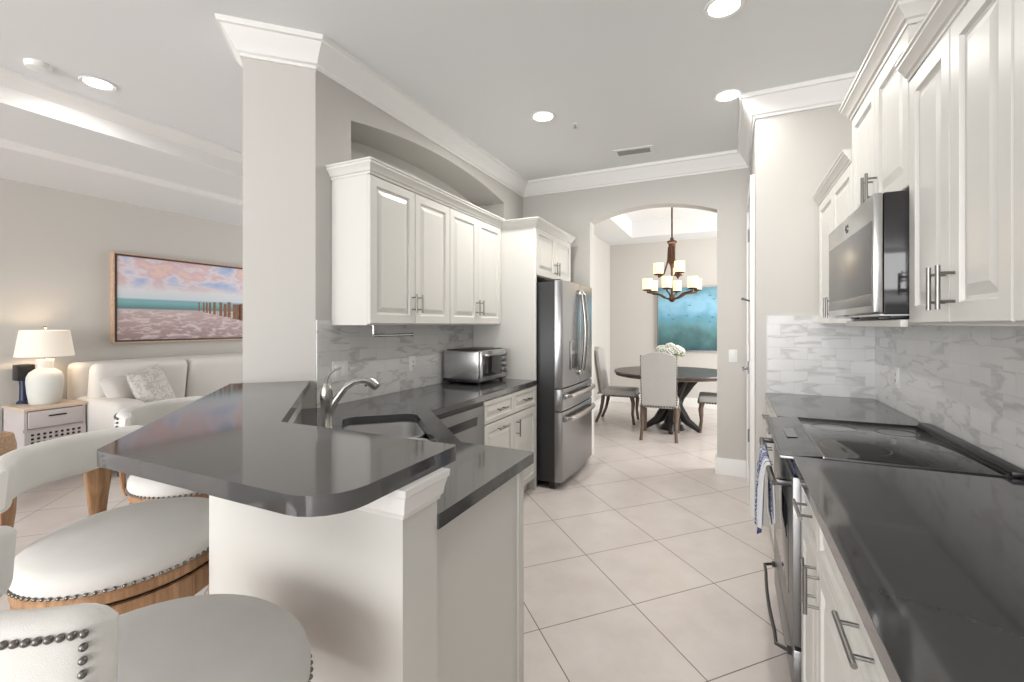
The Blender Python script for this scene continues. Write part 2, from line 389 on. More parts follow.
CEIL = 2.93
# ------------------------------------------------------------------ the room
struct(obj('floor', B().box(-6.1, 2.7, -6.4, 8.4, -.05, 0), 'floor', smooth=0), 'pale beige porcelain floor tiles laid diagonally', 'floor')
# left kitchen wall with chamfered end column and arched niche
b = B(); b.prism([(-2.07, 1.82), (-2.07, 2.083), (-2.49, 2.083), (-2.49, 1.74), (-2.32, 1.57)], 0, CEIL)
b.box(-2.49, -2.40, 2.083, 4.63, 0, CEIL)
n0 = [(2.083, 2.0), (4.17, 2.0)]; arc = []
for i in range(17):
    q = i/16; yy = 4.17 - q*(4.17-2.083); arc.append((yy, 2.61+.105*(1-(2*q-1)**2)))
b.prism([(2.083, 0), (4.63, 0), (4.63, CEIL), (2.083, CEIL)], -2.40, -2.07, holes=[n0+arc], mat=YZ())
struct(obj('wall_left', b, 'wall', smooth=25), 'greige kitchen wall with arched niche and angled end column', 'wall')
# far wall with arched opening
arch = [(-1.309, 0), (-.108, 0)]
for i in range(25):
    q = i/24; xx = -.108 - q*1.201; arch.append((xx, 2.44+.112*(1-(2*q-1)**2)))
outer = [(-2.49, 0)] + [arch[0]] + arch[2:][::-1] + [arch[1]] + [(2.7, 0), (2.7, CEIL), (-2.49, CEIL)]
struct(obj('wall_far', B().prism(outer, 4.63, 4.79, mat=XZ(0)), 'wall', smooth=25), 'greige kitchen end wall with arched opening to dining room', 'wall')
struct(obj('wall_end', B().box(.16, .96, 3.55, 3.70, 0, CEIL), 'wall'), 'greige return wall at the far end of the range counter', 'wall')
struct(obj('wall_alcove', B().box(.16, .30, 3.70, 4.63, 0, CEIL), 'wall'))
struct(obj('wall_right', B().box(.825, .96, -6.4, 3.55, 0, CEIL), 'wall'), 'kitchen wall behind the range and wall cabinets', 'wall')
struct(obj('wall_living', B().box(-6.05, -5.9, -6.4, 6.5, 0, CEIL), 'wall'), 'greige living room wall behind the sofa', 'wall')
struct(obj('wall_living_end', B().box(-6.05, -2.49, 6.5, 6.6, 0, CEIL), 'wall'))
struct(obj('wall_dining_left', B().box(-2.1, -1.95, 4.79, 8.2, 0, 3.2), 'wall'), 'left wall of the dining room', 'wall')
struct(obj('wall_dining_far', B().box(-2.1, 2.7, 8.2, 8.35, 0, 3.2), 'wall'), 'dining room wall behind the table', 'wall')
struct(obj('wall_dining_right', B().box(2.55, 2.7, 4.79, 8.2, 0, 3.2), 'wall'))
# ceilings
struct(obj('ceiling', B().box(-4.05, .96, -6.4, 4.79, CEIL, CEIL+.1), 'ceil'), 'smooth grey white kitchen ceiling', 'ceiling')
struct(obj('ceiling_soffit', B().box(-4.87, -4.05, -6.4, 6.5, 2.74, CEIL+.1).box(-6.0, -4.87, -6.4, 6.5, 2.69, CEIL+.1).box(-4.05, -2.49, 4.79, 6.5, CEIL, CEIL+.1), 'ceil'),
       'lowered two step soffit over the sofa', 'ceiling')
b = B(); b.prism([(-2.1, 4.79), (2.7, 4.79), (2.7, 8.35), (-2.1, 8.35)], 2.80, 2.86, holes=[[(-1.45, 5.3), (1.9, 5.3), (1.9, 7.6), (-1.45, 7.6)]])
b.prism([(-1.55, 5.2), (2.0, 5.2), (2.0, 7.7), (-1.55, 7.7)], 2.86, 3.06, holes=[[(-1.45, 5.3), (1.9, 5.3), (1.9, 7.6), (-1.45, 7.6)]])
b.box(-1.55, 2.0, 5.2, 7.7, 3.06, 3.1)
struct(obj('ceiling_dining', b, 'ceil'), 'dining room tray ceiling', 'ceiling')
# crown mouldings
CR = [(0, CEIL-.145), (.010, CEIL-.145), (.012, CEIL-.13), (.022, CEIL-.122), (.028, CEIL-.105), (.045, CEIL-.075), (.066, CEIL-.045), (.074, CEIL-.03), (.086, CEIL-.026), (.09, CEIL-.008), (.09, CEIL), (0, CEIL)]
CR = [(o*1.14, z) for o, z in CR]
b = B().sweep([(-2.49, 3.4), (-2.49, 1.74), (-2.32, 1.57), (-2.07, 1.82), (-2.07, 4.63), (.16, 4.63), (.16, 3.55), (.825, 3.55), (.825, -6.2)], CR)
struct(obj('trim_1', b, 'trim', smooth=30), 'white crown moulding around the kitchen ceiling', 'crown moulding')
C2 = [(0, CEIL-.19), (.008, CEIL-.19), (.01, CEIL-.085), (.02, CEIL-.08), (.05, CEIL-.04), (.075, CEIL-.02), (.08, CEIL), (0, CEIL)]
struct(obj('trim_2', B().sweep([(-4.05, -6.4), (-4.05, 6.5)], C2), 'trim', smooth=30), 'white crown moulding on the living room soffit', 'crown moulding')
struct(obj('trim_3', B().sweep([(-4.87, -6.4), (-4.87, 6.5)], [(0, 2.69), (.03, 2.70), (.04, 2.74), (0, 2.74)]), 'trim', smooth=30))
BB = [(0, 0), (.016, 0), (.016, .135), (.010, .15), (0, .152)]
b = B().sweep([(-.108, 4.79), (-.108, 4.63), (.145, 4.63)], BB)
struct(obj('baseboard_far', b, 'trim', smooth=30), 'white baseboard at the foot of the arch', 'baseboard')
struct(obj('baseboard_dining', B().sweep([(-1.95, 4.79), (-1.95, 8.2), (2.55, 8.2)], BB), 'trim', smooth=30))
struct(obj('baseboard_living', B().sweep([(-5.9, -6.4), (-5.9, 6.5)], BB), 'trim', smooth=30))
# pantry door seen edge on in the alcove wall
d1 = struct(obj('door_1', B().box(.148, .159, 3.79, 4.50, .01, 2.36).box(.14, .148, 3.9, 4.38, 1.2, 2.2, .003).box(.14, .148, 3.9, 4.38, .2, 1.05, .003), 'trim'), 'white pantry door in the alcove seen edge on', 'door')
obj('door_casing', B().box(.132, .159, 3.705, 3.79, 0, 2.36).box(.132, .159, 4.50, 4.59, 0, 2.36).box(.132, .159, 3.705, 4.59, 2.36, 2.45), 'trim', d1)
for z in (.56, 1.06, 2.03):
    obj('hinge', B().cyl((.126, 3.79, z-.045), (.126, 3.79, z+.045), .009, 10).box(.128, .147, 3.78, 3.83, z-.045, z+.045), 'steel_dark', d1)
obj('door_stop', B().cyl((.13, 3.79, 1.55), (.085, 3.77, 1.565), .007, 8).ball((.085, 3.77, 1.565), .011), 'steel_dark', d1)
obj('door_handle', B().cyl((.148, 4.42, 1.0), (.10, 4.42, 1.0), .012).tube([(.10, 4.43, 1.0), (.10, 4.36, 1.005), (.102, 4.30, 1.0)], .009), 'steel_dark', d1)
# backsplashes
struct(obj('trim_5', B().box(-2.07, -2.06, 1.822, 3.52, .914, 1.40), 'marble_y'), 'marble subway tile backsplash behind the sink', 'backsplash')
struct(obj('trim_6', B().box(.815, .825, -.8, 3.54, .914, 1.40), 'marble_y'), 'marble subway tile backsplash behind the range', 'backsplash')
struct(obj('trim_7', B().box(.225, .815, 3.54, 3.55, .914, 1.435), 'marble_x'), 'marble subway tile backsplash on the return wall', 'backsplash')
# half wall of the breakfast bar, with its moulding
struct(obj('wall_bar', B().prism([(-.645, .80), (-.645, .93), (-1.285, .93), (-2.12, 1.77), (-2.21, 1.68), (-1.328, .80)], 0, 1.029), 'cab'), 'white painted half wall carrying the raised bar', 'wall')
MO = [(0, .953), (.008, .953), (.012, .963), (.018, .968), (.022, .985), (.030, 1.008), (.036, 1.013), (.038, 1.029), (0, 1.029)]
struct(obj('trim_8', B().sweep([(-1.328, .80), (-.645, .80), (-.645, .93)], [(o, z) for o, z in MO]), 'trim', smooth=30), 'white cornice moulding under the end of the bar top', 'moulding')

# ------------------------------------------------------------------ ceiling fittings
def can(x, y, label, power=9):
    t = thing('recessed_light', label, 'ceiling light', (x, y, CEIL), 0, 'recessed ceiling lights')
    obj('trim_ring', B().lathe([(.070, -.001), (.092, -.001), (.095, -.004), (.090, -.009), (.072, -.006), (.070, -.001)], n=40), 'white', t)
    obj('diffuser', B().lathe([(0, -.002), (.0715, -.002), (.0715, -.0045), (0, -.0045)], n=40), 'bulb', t)
    l_ = area('downlight', (x, y, CEIL-.02), (0, 0, 0), .14, .14, power, (1, .97, .92), 'DISK'); l_.data.spread = 2.9; l_.parent = t; l_.location = (0, 0, -.02)
can(-1.258, 3.181, 'round recessed ceiling light left of the air vent', 12)
can(-.012, 3.428, 'round recessed ceiling light beside the end wall crown moulding', 4)
can(-.026, 2.462, 'round recessed ceiling light cut by the top edge of the photo', 6.5)
can(-3.671, 1.516, 'round recessed ceiling light above the living room', 3.2)
t = thing('air_vent', 'rectangular white ceiling air vent in front of the arch', 'vent', (-.777, 4.17, CEIL), math.radians(4))
obj('frame', B().prism(rrect(0, 0, .34, .17, .004, 2), -.008, 0, holes=[rrect(0, 0, .28, .11, .002, 2)]), 'white', t)
obj('louvres', B().box(-.14, .14, -.055, .055, -.004, -.001), 'grille', t)
for i in range(5):
    y = -.044+i*.022; obj('louvre', B().box(-.14, .14, y-.008, y+.004, -.010, -.005), 'grille', t)
t = thing('fire_sprinkler', 'tiny white fire sprinkler between two recessed lights', 'sprinkler', (-1.084, 3.414, CEIL))
obj('escutcheon', B().lathe([(0, 0), (.028, 0), (.026, -.006), (.010, -.008), (0, -.008)], n=20), 'white', t)
obj('sprinkler_head', B().cyl((0, 0, -.006), (0, 0, -.028), .006, 10).lathe([(0, -.028), (.014, -.028), (.014, -.031), (0, -.031)], n=14), 'chrome', t)
t = thing('smoke_detector', 'white smoke detector beside the living room ceiling light', 'smoke detector', (-3.727, 1.252, CEIL))
obj('housing', B().lathe([(0, 0), (.062, 0), (.062, -.012), (.055, -.03), (.035, -.036), (0, -.036)], n=28), 'white', t)
obj('test_button', B().lathe([(0, -.036), (.012, -.036), (.011, -.039), (0, -.039)], n=14), 'white', t)

# ------------------------------------------------------------------ cabinet kit
def pull(parent, x, z, y, L, vert=True):
    h = B(); r = .0058; yo = y-.034
    if vert:
        h.cyl((x, yo, z-L/2), (x, yo, z+L/2), r, 12)
        for s_ in (-1, 1): h.cyl((x, yo, z+s_*L*.32), (x, y, z+s_*L*.32), .0042, 8)
    else:
        h.cyl((x-L/2, yo, z), (x+L/2, yo, z), r, 12)
        for s_ in (-1, 1): h.cyl((x+s_*L*.32, yo, z), (x+s_*L*.32, y, z), .0042, 8)
    return obj('handle', h, 'pull', parent)
def door(parent, x0, x1, z0, z1, y=0, hd=None, name='door', fr=.052):
    d = obj(name, B().panel(x0+.0015, x1-.0015, z0, z1, y, .02, fr), 'cab', parent, smooth=0)
    if hd: pull(d, hd[1], hd[2], y-.02, hd[3], hd[0] == 'v')
    return d
CC = [(0, 0), (.006, 0), (.008, .016), (.018, .022), (.024, .038), (.042, .060), (.046, .064), (.046, .078), (.054, .082), (.054, .092), (0, .092)]
def crown(parent, path, z, prof=CC, sc=1):
    return obj('crown_moulding', B().sweep(path, [(o*sc, z+h*sc) for o, h in prof]), 'cab', parent, smooth=30)
D = .34
def upper(label, loc, rz, w_, z0, z1, doors, zc=None, left=False, right=False, group=None, depth=D, hz=None, csc=.8):
    t = thing('wall_cabinet', label, 'cabinet', (loc[0], loc[1], z0), rz, group); h = z1-z0
    obj('carcass', B().box(0, w_, 0, depth, 0, h+.02, .0015, 1), 'cab', t)
    k = len(doors)-1
    for i in range(k):
        hx = doors[i+1]-.030 if i % 2 == 0 else doors[i]+.030
        door(t, doors[i], doors[i+1], .008, h-.004, 0, ('v', hx, hz if hz else .135, .115))
    path = ([(0, depth)] if left else []) + [(0, -.02), (w_, -.02)] + ([(w_, depth)] if right else [])
    crown(t, path, h-.002 if zc is None else zc, sc=csc)
    return t
# left run (faces the aisle): local x runs away from the camera
XL = -1.80
upper('white wall cabinet above the sink, end panel towards the bar', (XL, 1.93, 0), PI/2, .795, 1.372, 2.205, (0, .40, .795), left=True, depth=.268, group='wall cabinets along the sink wall')
upper('white wall cabinet above the toaster oven next to the tall fridge panel', (XL, 2.725, 0), PI/2, .795, 1.372, 2.205, (0, .3975, .795), depth=.268, group='wall cabinets along the sink wall')
t = thing('refrigerator_cabinet', 'tall white refrigerator surround with side panel and short two door cabinet', 'cabinet', (-1.48, 3.546, 0), PI/2)
obj('carcass', B().box(0, .91, 0, .58, 1.785, 2.205, .0015, 1), 'cab', t)
door(t, 0, .455, 1.791, 2.195, 0, ('v', .425, 1.885, .12)); door(t, .455, .91, 1.791, 2.195, 0, ('v', .485, 1.885, .12))
sp = obj('side_panel', B().box(-.022, -.001, -.002, .58, 0, 2.205, .001, 1), 'cab', t); obj('edge_strip', B().box(-.024, .0, -.020, -.002, .0, 2.205, .002), 'cab', sp)
crown(t, [(-.024, .58), (-.024, -.02), (.91, -.02), (.91, .58)], 2.197, sc=.72)
# paper towel bar below the wall cabinet
t = thing('paper_towel_bar', 'slim steel paper towel bar below the wall cabinet by the sink', 'towel bar', (-1.90, 2.09, 1.372))
obj('bracket', B().cyl((0, 0, -.002), (0, 0, -.06), .006, 8).lathe([(0, 0), (.018, 0), (.018, -.004), (0, -.004)], n=16), 'chrome', t)
obj('bar', B().cyl((0, -.012, -.062), (0, .36, -.062), .010, 12).ball((0, .36, -.062), .013), 'steel', t)

# ------------------------------------------------------------------ bar top and worktops
bar = fillet([(-.63, .575), (-.63, 1.0), (-1.29, 1.0), (-2.09, 1.80), (-2.345, 1.545), (-2.36, 1.53), (-1.405, .575)], {0: .10, 1: .012, 6: .03})
tag(obj('bar_counter', B().prism(bar, 1.029, 1.067), 'quartz', bev=.0035), 'grey quartz raised breakfast bar top bent around the sink corner', 'countertop')
t_v = lambda t_, v: ((v+t_)/math.sqrt(2), (v-t_)/math.sqrt(2))
scx, scy = t_v(-2.05, .148)
sink_hole = rrect(scx, scy, .74, .36, .07, 6, -PI/4)
ctr = fillet([(-.640, .93), (-.640, 1.54), (-.955, 1.54), (-1.45, 2.035), (-1.45, 3.52), (-2.06, 3.52), (-2.06, 1.83), (-2.12, 1.77), (-1.285, .93)], {1: .015})
tag(obj('sink_countertop', B().prism(ctr, .876, .914, holes=[sink_hole]), 'quartz', bev=.003), 'grey quartz lower worktop wrapping the sink corner and the dishwasher', 'countertop')
tag(obj('range_countertop', B().prism(fillet([(.20, -.8), (.815, -.8), (.815, 1.882), (.20, 1.882)], {}), .876, .914), 'quartz', bev=.003), 'long grey quartz worktop in the right foreground beside the range', 'countertop')
tag(obj('corner_countertop', B().prism([(.215, 2.662), (.815, 2.662), (.815, 3.54), (.215, 3.54)], .876, .914), 'quartz', bev=.003), 'short grey quartz worktop between range and return wall', 'countertop')

# sink
t = thing('kitchen_sink', 'stainless steel double bowl undermount sink in the corner worktop', 'sink', (scx, scy, .70), -PI/4)
def bowl(cx, w_):
    L = []
    for ins, z in ((-.006, .175), (0, .172), (.006, .12), (.012, .04), (.03, .012), (.06, .004), (.10, .001)):
        L.append([(x, y, z) for x, y in rrect(cx, 0, w_-2*ins, .35-2*ins, max(.02, .075-ins), 6)])
    return B().rings(L, cap0=False)
for cx, w_ in ((-.185, .355), (.185, .355)):
    bw = obj('bowl', bowl(cx, w_), 'sink_steel', t); bw.modifiers.new('wall', 'SOLIDIFY').thickness = .002
    obj('drain', B().lathe([(0, .004), (.04, .004), (.042, .0075), (.03, .0085), (.012, .006), (0, .006)], (cx, 0, 0), 20), 'steel_dark', bw)
obj('divider', B().box(-.012, .012, -.17, .17, .12, .150, .008, 3), 'sink_steel', t)
# faucet
fx, fy = t_v(-2.165, -.095)
t = thing('kitchen_faucet', 'brushed nickel pull out kitchen faucet behind the sink', 'faucet', (fx, fy, .914), PI/4)
obj('body', B().lathe([(0, 0), (.030, 0), (.030, .008), (.024, .016), (.023, .09), (.026, .13), (.026, .165), (.021, .19), (.014, .205), (0, .208)], n=24), 'chrome', t)
obj('spout', B().tube([(.008, 0, .06), (.035, 0, .125), (.075, 0, .18), (.112, 0, .206), (.150, 0, .214), (.182, 0, .204), (.208, 0, .184)],
                      [.016, .016, .0155, .016, .0175, .020, .021], 14), 'chrome', t)
obj('spray_head', B().tube([(.168, 0, .195), (.173, 0, .188)], .012, 10).tube([(.208, 0, .184), (.216, 0, .175)], [.019, .016], 12), 'steel_dark', t)
obj('lever', B().tube([(-.004, 0, .195), (.0, 0, .222), (.012, 0, .245), (.034, 0, .262), (.060, 0, .270)], [.012, .010, .0085, .0075, .005], 10, flat=(.7, 1.2)), 'chrome', t)

# sink corner and peninsula base
t = thing('sink_base_cabinet', 'white base cabinet under the sink with flat peninsula end panel', 'cabinet', (-1.2, 1.3, 0))
o_ = (-1.2, 1.3)
bp = [(-.70, .935), (-.70, 1.50), (-.975, 1.50), (-1.475, 2.00), (-1.475, 2.025), (-2.05, 2.025), (-2.05, 1.86), (-1.28, .945)]
sk = rrect(scx, scy, .72, .35, .05, 4, -PI/4)
lc = lambda ps, z=None: [(x-o_[0], y-o_[1]) for x, y in ps]
obj('carcass', B().prism(lc(bp), .10, .66).prism(lc(bp), .66, .876, holes=[lc(rrect(scx, scy, .80, .40, .05, 4, -PI/4))]), 'cab', t, smooth=0)
obj('toe_kick', B().prism(lc([(-.75, .96), (-.75, 1.42), (-.98, 1.42), (-1.50, 1.94), (-1.9, 1.94), (-1.30, .98)]), 0, .10), 'cab', t, smooth=0)
obj('end_panel', B().box(.50, .523, -.368, .20, .0, .876, .001, 1), 'cab', t)
obj('corner_stile', B().box(.495, .531, .162, .205, .085, .876, .003), 'cab', t)
for k, (s0, s1) in enumerate(((0, .345), (.345, .69))):
    d = obj('door', B().panel(s0+.002, s1-.002, .115, .862, 0, .02), 'cab', t, smooth=20)
    d.location = (-.975-o_[0], 1.502-o_[1], 0); d.rotation_euler = (0, 0, 3*PI/4)
    pull(d, s1-.03 if k == 0 else s0+.03, .76, -.02, .115)

# dishwasher and base cabinets of the sink wall
t = thing('dishwasher', 'stainless steel dishwasher beside the sink corner', 'dishwasher', (-1.475, 2.03, 0), PI/2)
obj('tub', B().box(.003, .597, .004, .57, .10, .872), 'steel_dark', t)
dd = obj('door', B().box(.004, .596, -.028, .004, .115, .850, .004), 'steel_grey', t)
obj('pocket_handle', B().box(.16, .50, -.0285, -.020, .735, .785, .003).box(.165, .495, -.034, -.026, .777, .79, .002), 'black', dd)
obj('toe_kick', B().box(.004, .596, .05, .07, 0, .11), 'black', t)
obj('control_strip', B().box(.004, .596, -.02, .0, .852, .873), 'black', t)
t = thing('base_cabinet', 'white base cabinet with two drawers below the toaster oven', 'cabinet', (-1.475, 2.632, 0), PI/2)
obj('carcass', B().box(0, .885, 0, .59, .10, .876), 'cab', t); obj('toe_kick', B().box(0, .885, .06, .08, 0, .10), 'cab', t)
for i, (a, c) in enumerate(((0, .46), (.46, .885))):
    door(t, a, c, .715, .868, 0, ('h', (a+c)/2, .79, .13), 'drawer', .03)
door(t, 0, .46, .11, .705, 0, ('h', .235, .655, .13)); door(t, .46, .885, .11, .705, 0, ('v', .50, .60, .13))
# right run: local x runs towards the camera
XR = .54
G2 = 'wall cabinets along the range wall'
upper('white two door wall cabinet in the right foreground nearest the microwave', (XR, 1.882, 0), -PI/2, .60, 1.372, 2.16, (0, .305, .60), csc=.66, depth=.283, group=G2, hz=.10)
upper('white wall cabinet cut by the right edge of the photo', (XR, 1.280, 0), -PI/2, .60, 1.372, 2.16, (0, .30, .60), csc=.66, depth=.283, group=G2, hz=.10)
upper('white two door wall cabinet directly above the microwave', (XR, 2.648, 0), -PI/2, .764, 1.815, 2.345, (0, .382, .764), depth=.283, left=True, right=True, group=G2, hz=.10)
upper('white wall cabinet between microwave and return wall', (XR, 3.535, 0), -PI/2, .885, 1.372, 2.15, (0, .4425, .885), csc=.66, depth=.283, group=G2, hz=.10)
tag(obj('light_rail', B().box(.50, .52, 1.885, 2.648, 1.368, 1.392, .002).box(.52, .80, 1.885, 2.648, 1.385, 1.392), 'cab'), 'narrow white light rail below the microwave', 'trim')
t = thing('base_cabinet', 'white base cabinet with drawers along the right foreground below the worktop', 'cabinet', (.245, 1.882, 0), -PI/2)
obj('carcass', B().box(0, 2.6, 0, .56, .10, .876), 'cab', t); obj('toe_kick', B().box(0, 2.6, .06, .08, 0, .10), 'cab', t)
xs = [0, .33, 1.36, 1.78, 2.2, 2.6]
for i in range(5):
    a, c = xs[i], xs[i+1]
    door(t, a, c, .715, .868, 0, ('h', (a+c)/2+(.02 if i == 0 else 0), .792, .16), 'drawer', .03)
    door(t, a, c, .11, .705, 0, ('v', c-.03 if i % 2 == 0 else a+.03, .625, .13))
t = thing('base_cabinet', 'white base cabinet between range and return wall', 'cabinet', (.245, 3.535, 0), -PI/2)
obj('carcass', B().box(0, .87, 0, .56, .10, .876), 'cab', t); obj('toe_kick', B().box(0, .87, .06, .08, 0, .10), 'cab', t)
for a, c, hx in ((0, .435, .405), (.435, .87, .465)):
    door(t, a, c, .715, .868, 0, ('h', (a+c)/2, .79, .13), 'drawer', .03); door(t, a, c, .11, .705, 0, ('v', hx, .60, .13))

# ------------------------------------------------------------------ range
t = thing('kitchen_range', 'stainless slide in electric range with black glass cooktop', 'range', (.20, 2.655, 0), -PI/2)
W = .765
obj('body', B().box(.004, W-.004, .04, .60, .06, .895), 'steel_dark', t)
obj('cooktop', B().box(.0, W, .098, .565, .900, .917, .002), 'glass', t)
ck = obj('cooktop_trim', B().box(.0, W, .090, .099, .896, .9195, .001), 'steel_dark', t)
for x in (-.001, W-.005): obj('cooktop_edge', B().box(x, x+.006, .10, .57, .899, .9185, .001), 'black', t)
for cx, cy, r in ((.19, .22, .085), (.57, .22, .105), (.19, .44, .075), (.57, .44, .085)):
    obj('burner_ring', B().lathe([(r-.002, .9171), (r, .9174), (r+.002, .9171)], (cx, cy, 0), 40), 'burner', t)
cp = obj('control_panel', B().prism([(-.035, .900), (.089, .902), (.089, .9185), (-.033, .908)], 0.002, W-.002, mat=Matrix(((0, 0, 1, 0), (1, 0, 0, 0), (0, 1, 0, 0), (0, 0, 0, 1)))), 'glass', t)
obj('panel_edge', B().box(.0, W, -.040, -.034, .897, .910, .002).box(W-.004, W, -.036, .09, .898, .908, .001), 'steel_dark', cp)
obj('display', B().prism([(.012, .9145), (.05, .9178), (.05, .9182), (.012, .9149)], .30, .47, mat=YZ()), 'micro_glass', cp)
obj('rear_vent', B().box(.0, W, .566, .610, .915, .934, .004).box(.01, W-.01, .558, .566, .914, .924, .002), 'black', t)
od = obj('oven_door', B().box(.004, W-.004, .0, .042, .235, .835, .005), 'steel_grey', t)
obj('oven_window', B().box(.12, W-.12, -.0015, .004, .36, .68, .002), 'glass', od)
HB = [(.03, -.055, .80), (.10, -.058, .80), (.38, -.060, .80), (.66, -.058, .80), (W-.03, -.055, .80)]
obj('handle', B().tube(HB, .011, 12).box(.035, .065, -.055, .004, .79, .81, .003).box(W-.065, W-.035, -.055, .004, .79, .81, .003), 'handle_dark', od)
dr = obj('drawer', B().box(.004, W-.004, .002, .042, .075, .222, .005), 'steel_grey', t)
hp = [(.05, -.01, .19), (.07, -.045, .19)] + [(.07+.625*i/8, -.040-.012*math.sin(PI*i/8), .19) for i in range(1, 8)] + [(W-.07, -.045, .19), (W-.05, -.01, .19)]
obj('handle', B().tube(hp, .007, 10).box(.04, .06, -.012, .004, .18, .20).box(W-.06, W-.04, -.012, .004, .18, .20), 'handle_dark', dr)
obj('upper_trim', B().box(.004, W-.002, .002, .05, .842, .876, .003), 'navy', t)  # navy colour stands in for a reflection on black enamel
obj('kick_plate', B().box(.01, W-.01, .05, .07, 0, .07), 'black', t)
# dish towels over the oven handle
def towel_mesh(x0, x1, zf, zb, seed):
    b = B(); k = 14; loops = []
    for j in range(k+1):
        q = j/k; x = x0+(x1-x0)*q; wv = .008*math.sin(q*9+seed)+.004*math.sin(q*21+seed*2)
        pr = [(-.088+wv, zf), (-.084+wv, zf+.12), (-.080+wv*.7, .75), (-.075, .80), (-.066, .814), (-.054, .814), (-.046, .80), (-.042+wv*.2, .75), (-.036, zb)]
        back = [(y+.004, z-.0) for y, z in pr[::-1]]
        back = [(y+.0035 if i_ > 3 else y-.0035, z-(.0035 if 2 < i_ < 6 else 0)) for i_, (y, z) in enumerate(pr[::-1])]
        loops.append([(x, y, z) for y, z in pr+back])
    return b.rings(loops)
tw = obj('dish_towel', towel_mesh(.22, .41, .47, .52, 1), 'towel_a'); tw.location = (.20, 2.655, 0); tw.rotation_euler = (0, 0, -PI/2)
tag(tw, 'blue and white patterned dish towel over the oven handle, farther from camera', 'dish towel')
tw = obj('dish_towel', towel_mesh(.43, .55, .55, .58, 3), 'towel_b'); tw.location = (.20, 2.655, 0); tw.rotation_euler = (0, 0, -PI/2)
tag(tw, 'white dish towel with blue stripes over the oven handle, nearer the camera', 'dish towel')

# microwave
t = thing('microwave', 'stainless over the range microwave with dark glass door', 'microwave', (.429, 2.648, 1.405), -PI/2)
W = .763
obj('body', B().box(.002, W-.0005, .028, .395, .004, .406, .003), 'glass', t)
md = obj('door', B().box(0, W, 0, .026, .010, .406, .004), 'steel', t)
obj('door_glass', B().box(.022, W-.014, -.002, .004, .075, .318, .002), 'micro_glass', md)
obj('control_panel', B().box(.022, W-.014, -.002, .004, .034, .073, .002), 'micro_glass', md)
obj('emblem', B().lathe([(0, 0), (.017, 0), (.017, .0025), (.0145, .003), (.0145, .0018), (0, .0018)], n=24, mat=Matrix.Translation((.38, 0, .36)) @ Matrix.Rotation(PI/2, 4, 'X')).tube([(.374, -.0025, .352), (.371, -.0025, .360), (.378, -.0025, .367), (.386, -.0025, .362), (.382, -.0025, .355), (.389, -.0025, .352)], .0013, 6), 'steel_dark', md)
obj('grille', B().box(.01, W-.01, .02, .33, .0, .006), 'white', t)
obj('task_light', B().box(W-.16, W-.02, .05, .14, -.010, .002, .004), 'black', t)
obj('grease_filter', B().box(.30, .34, .03, .05, -.008, .002, .002), 'black', t)

# ------------------------------------------------------------------ toaster oven
t = thing('toaster_oven', 'stainless steel toaster oven on the far left worktop', 'toaster oven', (-1.70, 3.01, .914), PI/2)
obj('shell', B().box(.005, .445, .012, .33, .03, .262, .012, 3), 'steel', t)
obj('base_plate', B().box(0, .45, .0, .335, .018, .045, .006), 'black', t)
fc = obj('front_frame', B().box(.0, .45, -.012, .014, .03, .258, .006), 'steel', t)
dg = obj('glass_door', B().box(.03, .335, -.020, -.010, .065, .222, .004), 'glass', fc)
obj('door_handle', B().cyl((.05, -.045, .228), (.315, -.045, .228), .008, 12).box(.06, .07, -.045, -.012, .222, .234).box(.295, .305, -.045, -.012, .222, .234), 'chrome', dg)
for z in (.085, .130, .175, .220):
    obj('knob', B().lathe([(0, 0), (.017, 0), (.015, .016), (.006, .018), (0, .018)], n=18, mat=Matrix.Translation((.39, -.012, z)) @ Matrix.Rotation(PI/2, 4, 'X')), 'steel_dark', fc)
obj('top_rack', B().box(.02, .43, .03, .31, .262, .268, .003), 'black', t)
for x in (.04, .41):
    for y in (.03, .30): obj('foot', B().cyl((x, y, 0), (x, y, .02), .014, 12), 'rubber', t)

# ------------------------------------------------------------------ refrigerator
t = thing('refrigerator', 'stainless French door refrigerator with two bottom drawers', 'refrigerator', (-1.322, 3.59, 0), PI/2)
W = .91
obj('cabinet', B().box(.003, W-.003, .0, .70, .06, 1.735, .004), 'fridge_side', t)
obj('kick_grille', B().box(.02, W-.02, .0, .05, .0, .07), 'black', t)
def bowed(x0, x1, z0, z1, cx=W/2, half=W/2):
    loops = []
    for z, ins in ((z0, .006), (z0+.006, 0), (z1-.006, 0), (z1, .006)):
        lp = [(x0, -.004, z), (x0, -.058+ins, z)]
        for i in range(13):
            x = x0+.008+(x1-x0-.016)*i/12; y = -.070 - .016*(1-((x-cx)/half)**2) + ins
            lp.append((x, y, z))
        lp += [(x1, -.058+ins, z), (x1, -.004, z)]
        loops.append(lp)
    return B().rings(loops)
def vhandle(x, z0, z1, y=-.08):
    pts = [(x, y, z0), (x, y-.035, z0+.03)] + [(x, y-.040-.028*math.sin(PI*i/8), z0+.05+(z1-z0-.1)*i/8) for i in range(9)] + [(x, y-.035, z1-.03), (x, y, z1)]
    return B().tube(pts, .014, 10, flat=(1, .8)).box(x-.016, x+.016, y-.03, y+.006, z0-.005, z0+.04, .006).box(x-.016, x+.016, y-.03, y+.006, z1-.04, z1+.005, .006)
ld = obj('left_door', bowed(.004, W/2-.002, .845, 1.745), 'fridge', t)
obj('handle', vhandle(W/2-.045, .93, 1.68), 'chrome', ld)
dp = obj('dispenser', B().box(.185, .365, -.090, -.075, .985, 1.235, .004), 'steel_dark', ld)
obj('dispenser_recess', B().box(.20, .35, -.092, -.082, .995, 1.12, .003), 'black', dp); obj('dispenser_display', B().box(.20, .35, -.092, -.086, 1.15, 1.225, .002), 'micro_glass', dp)
rd = obj('right_door', bowed(W/2+.002, W-.004, .845, 1.745), 'fridge', t)
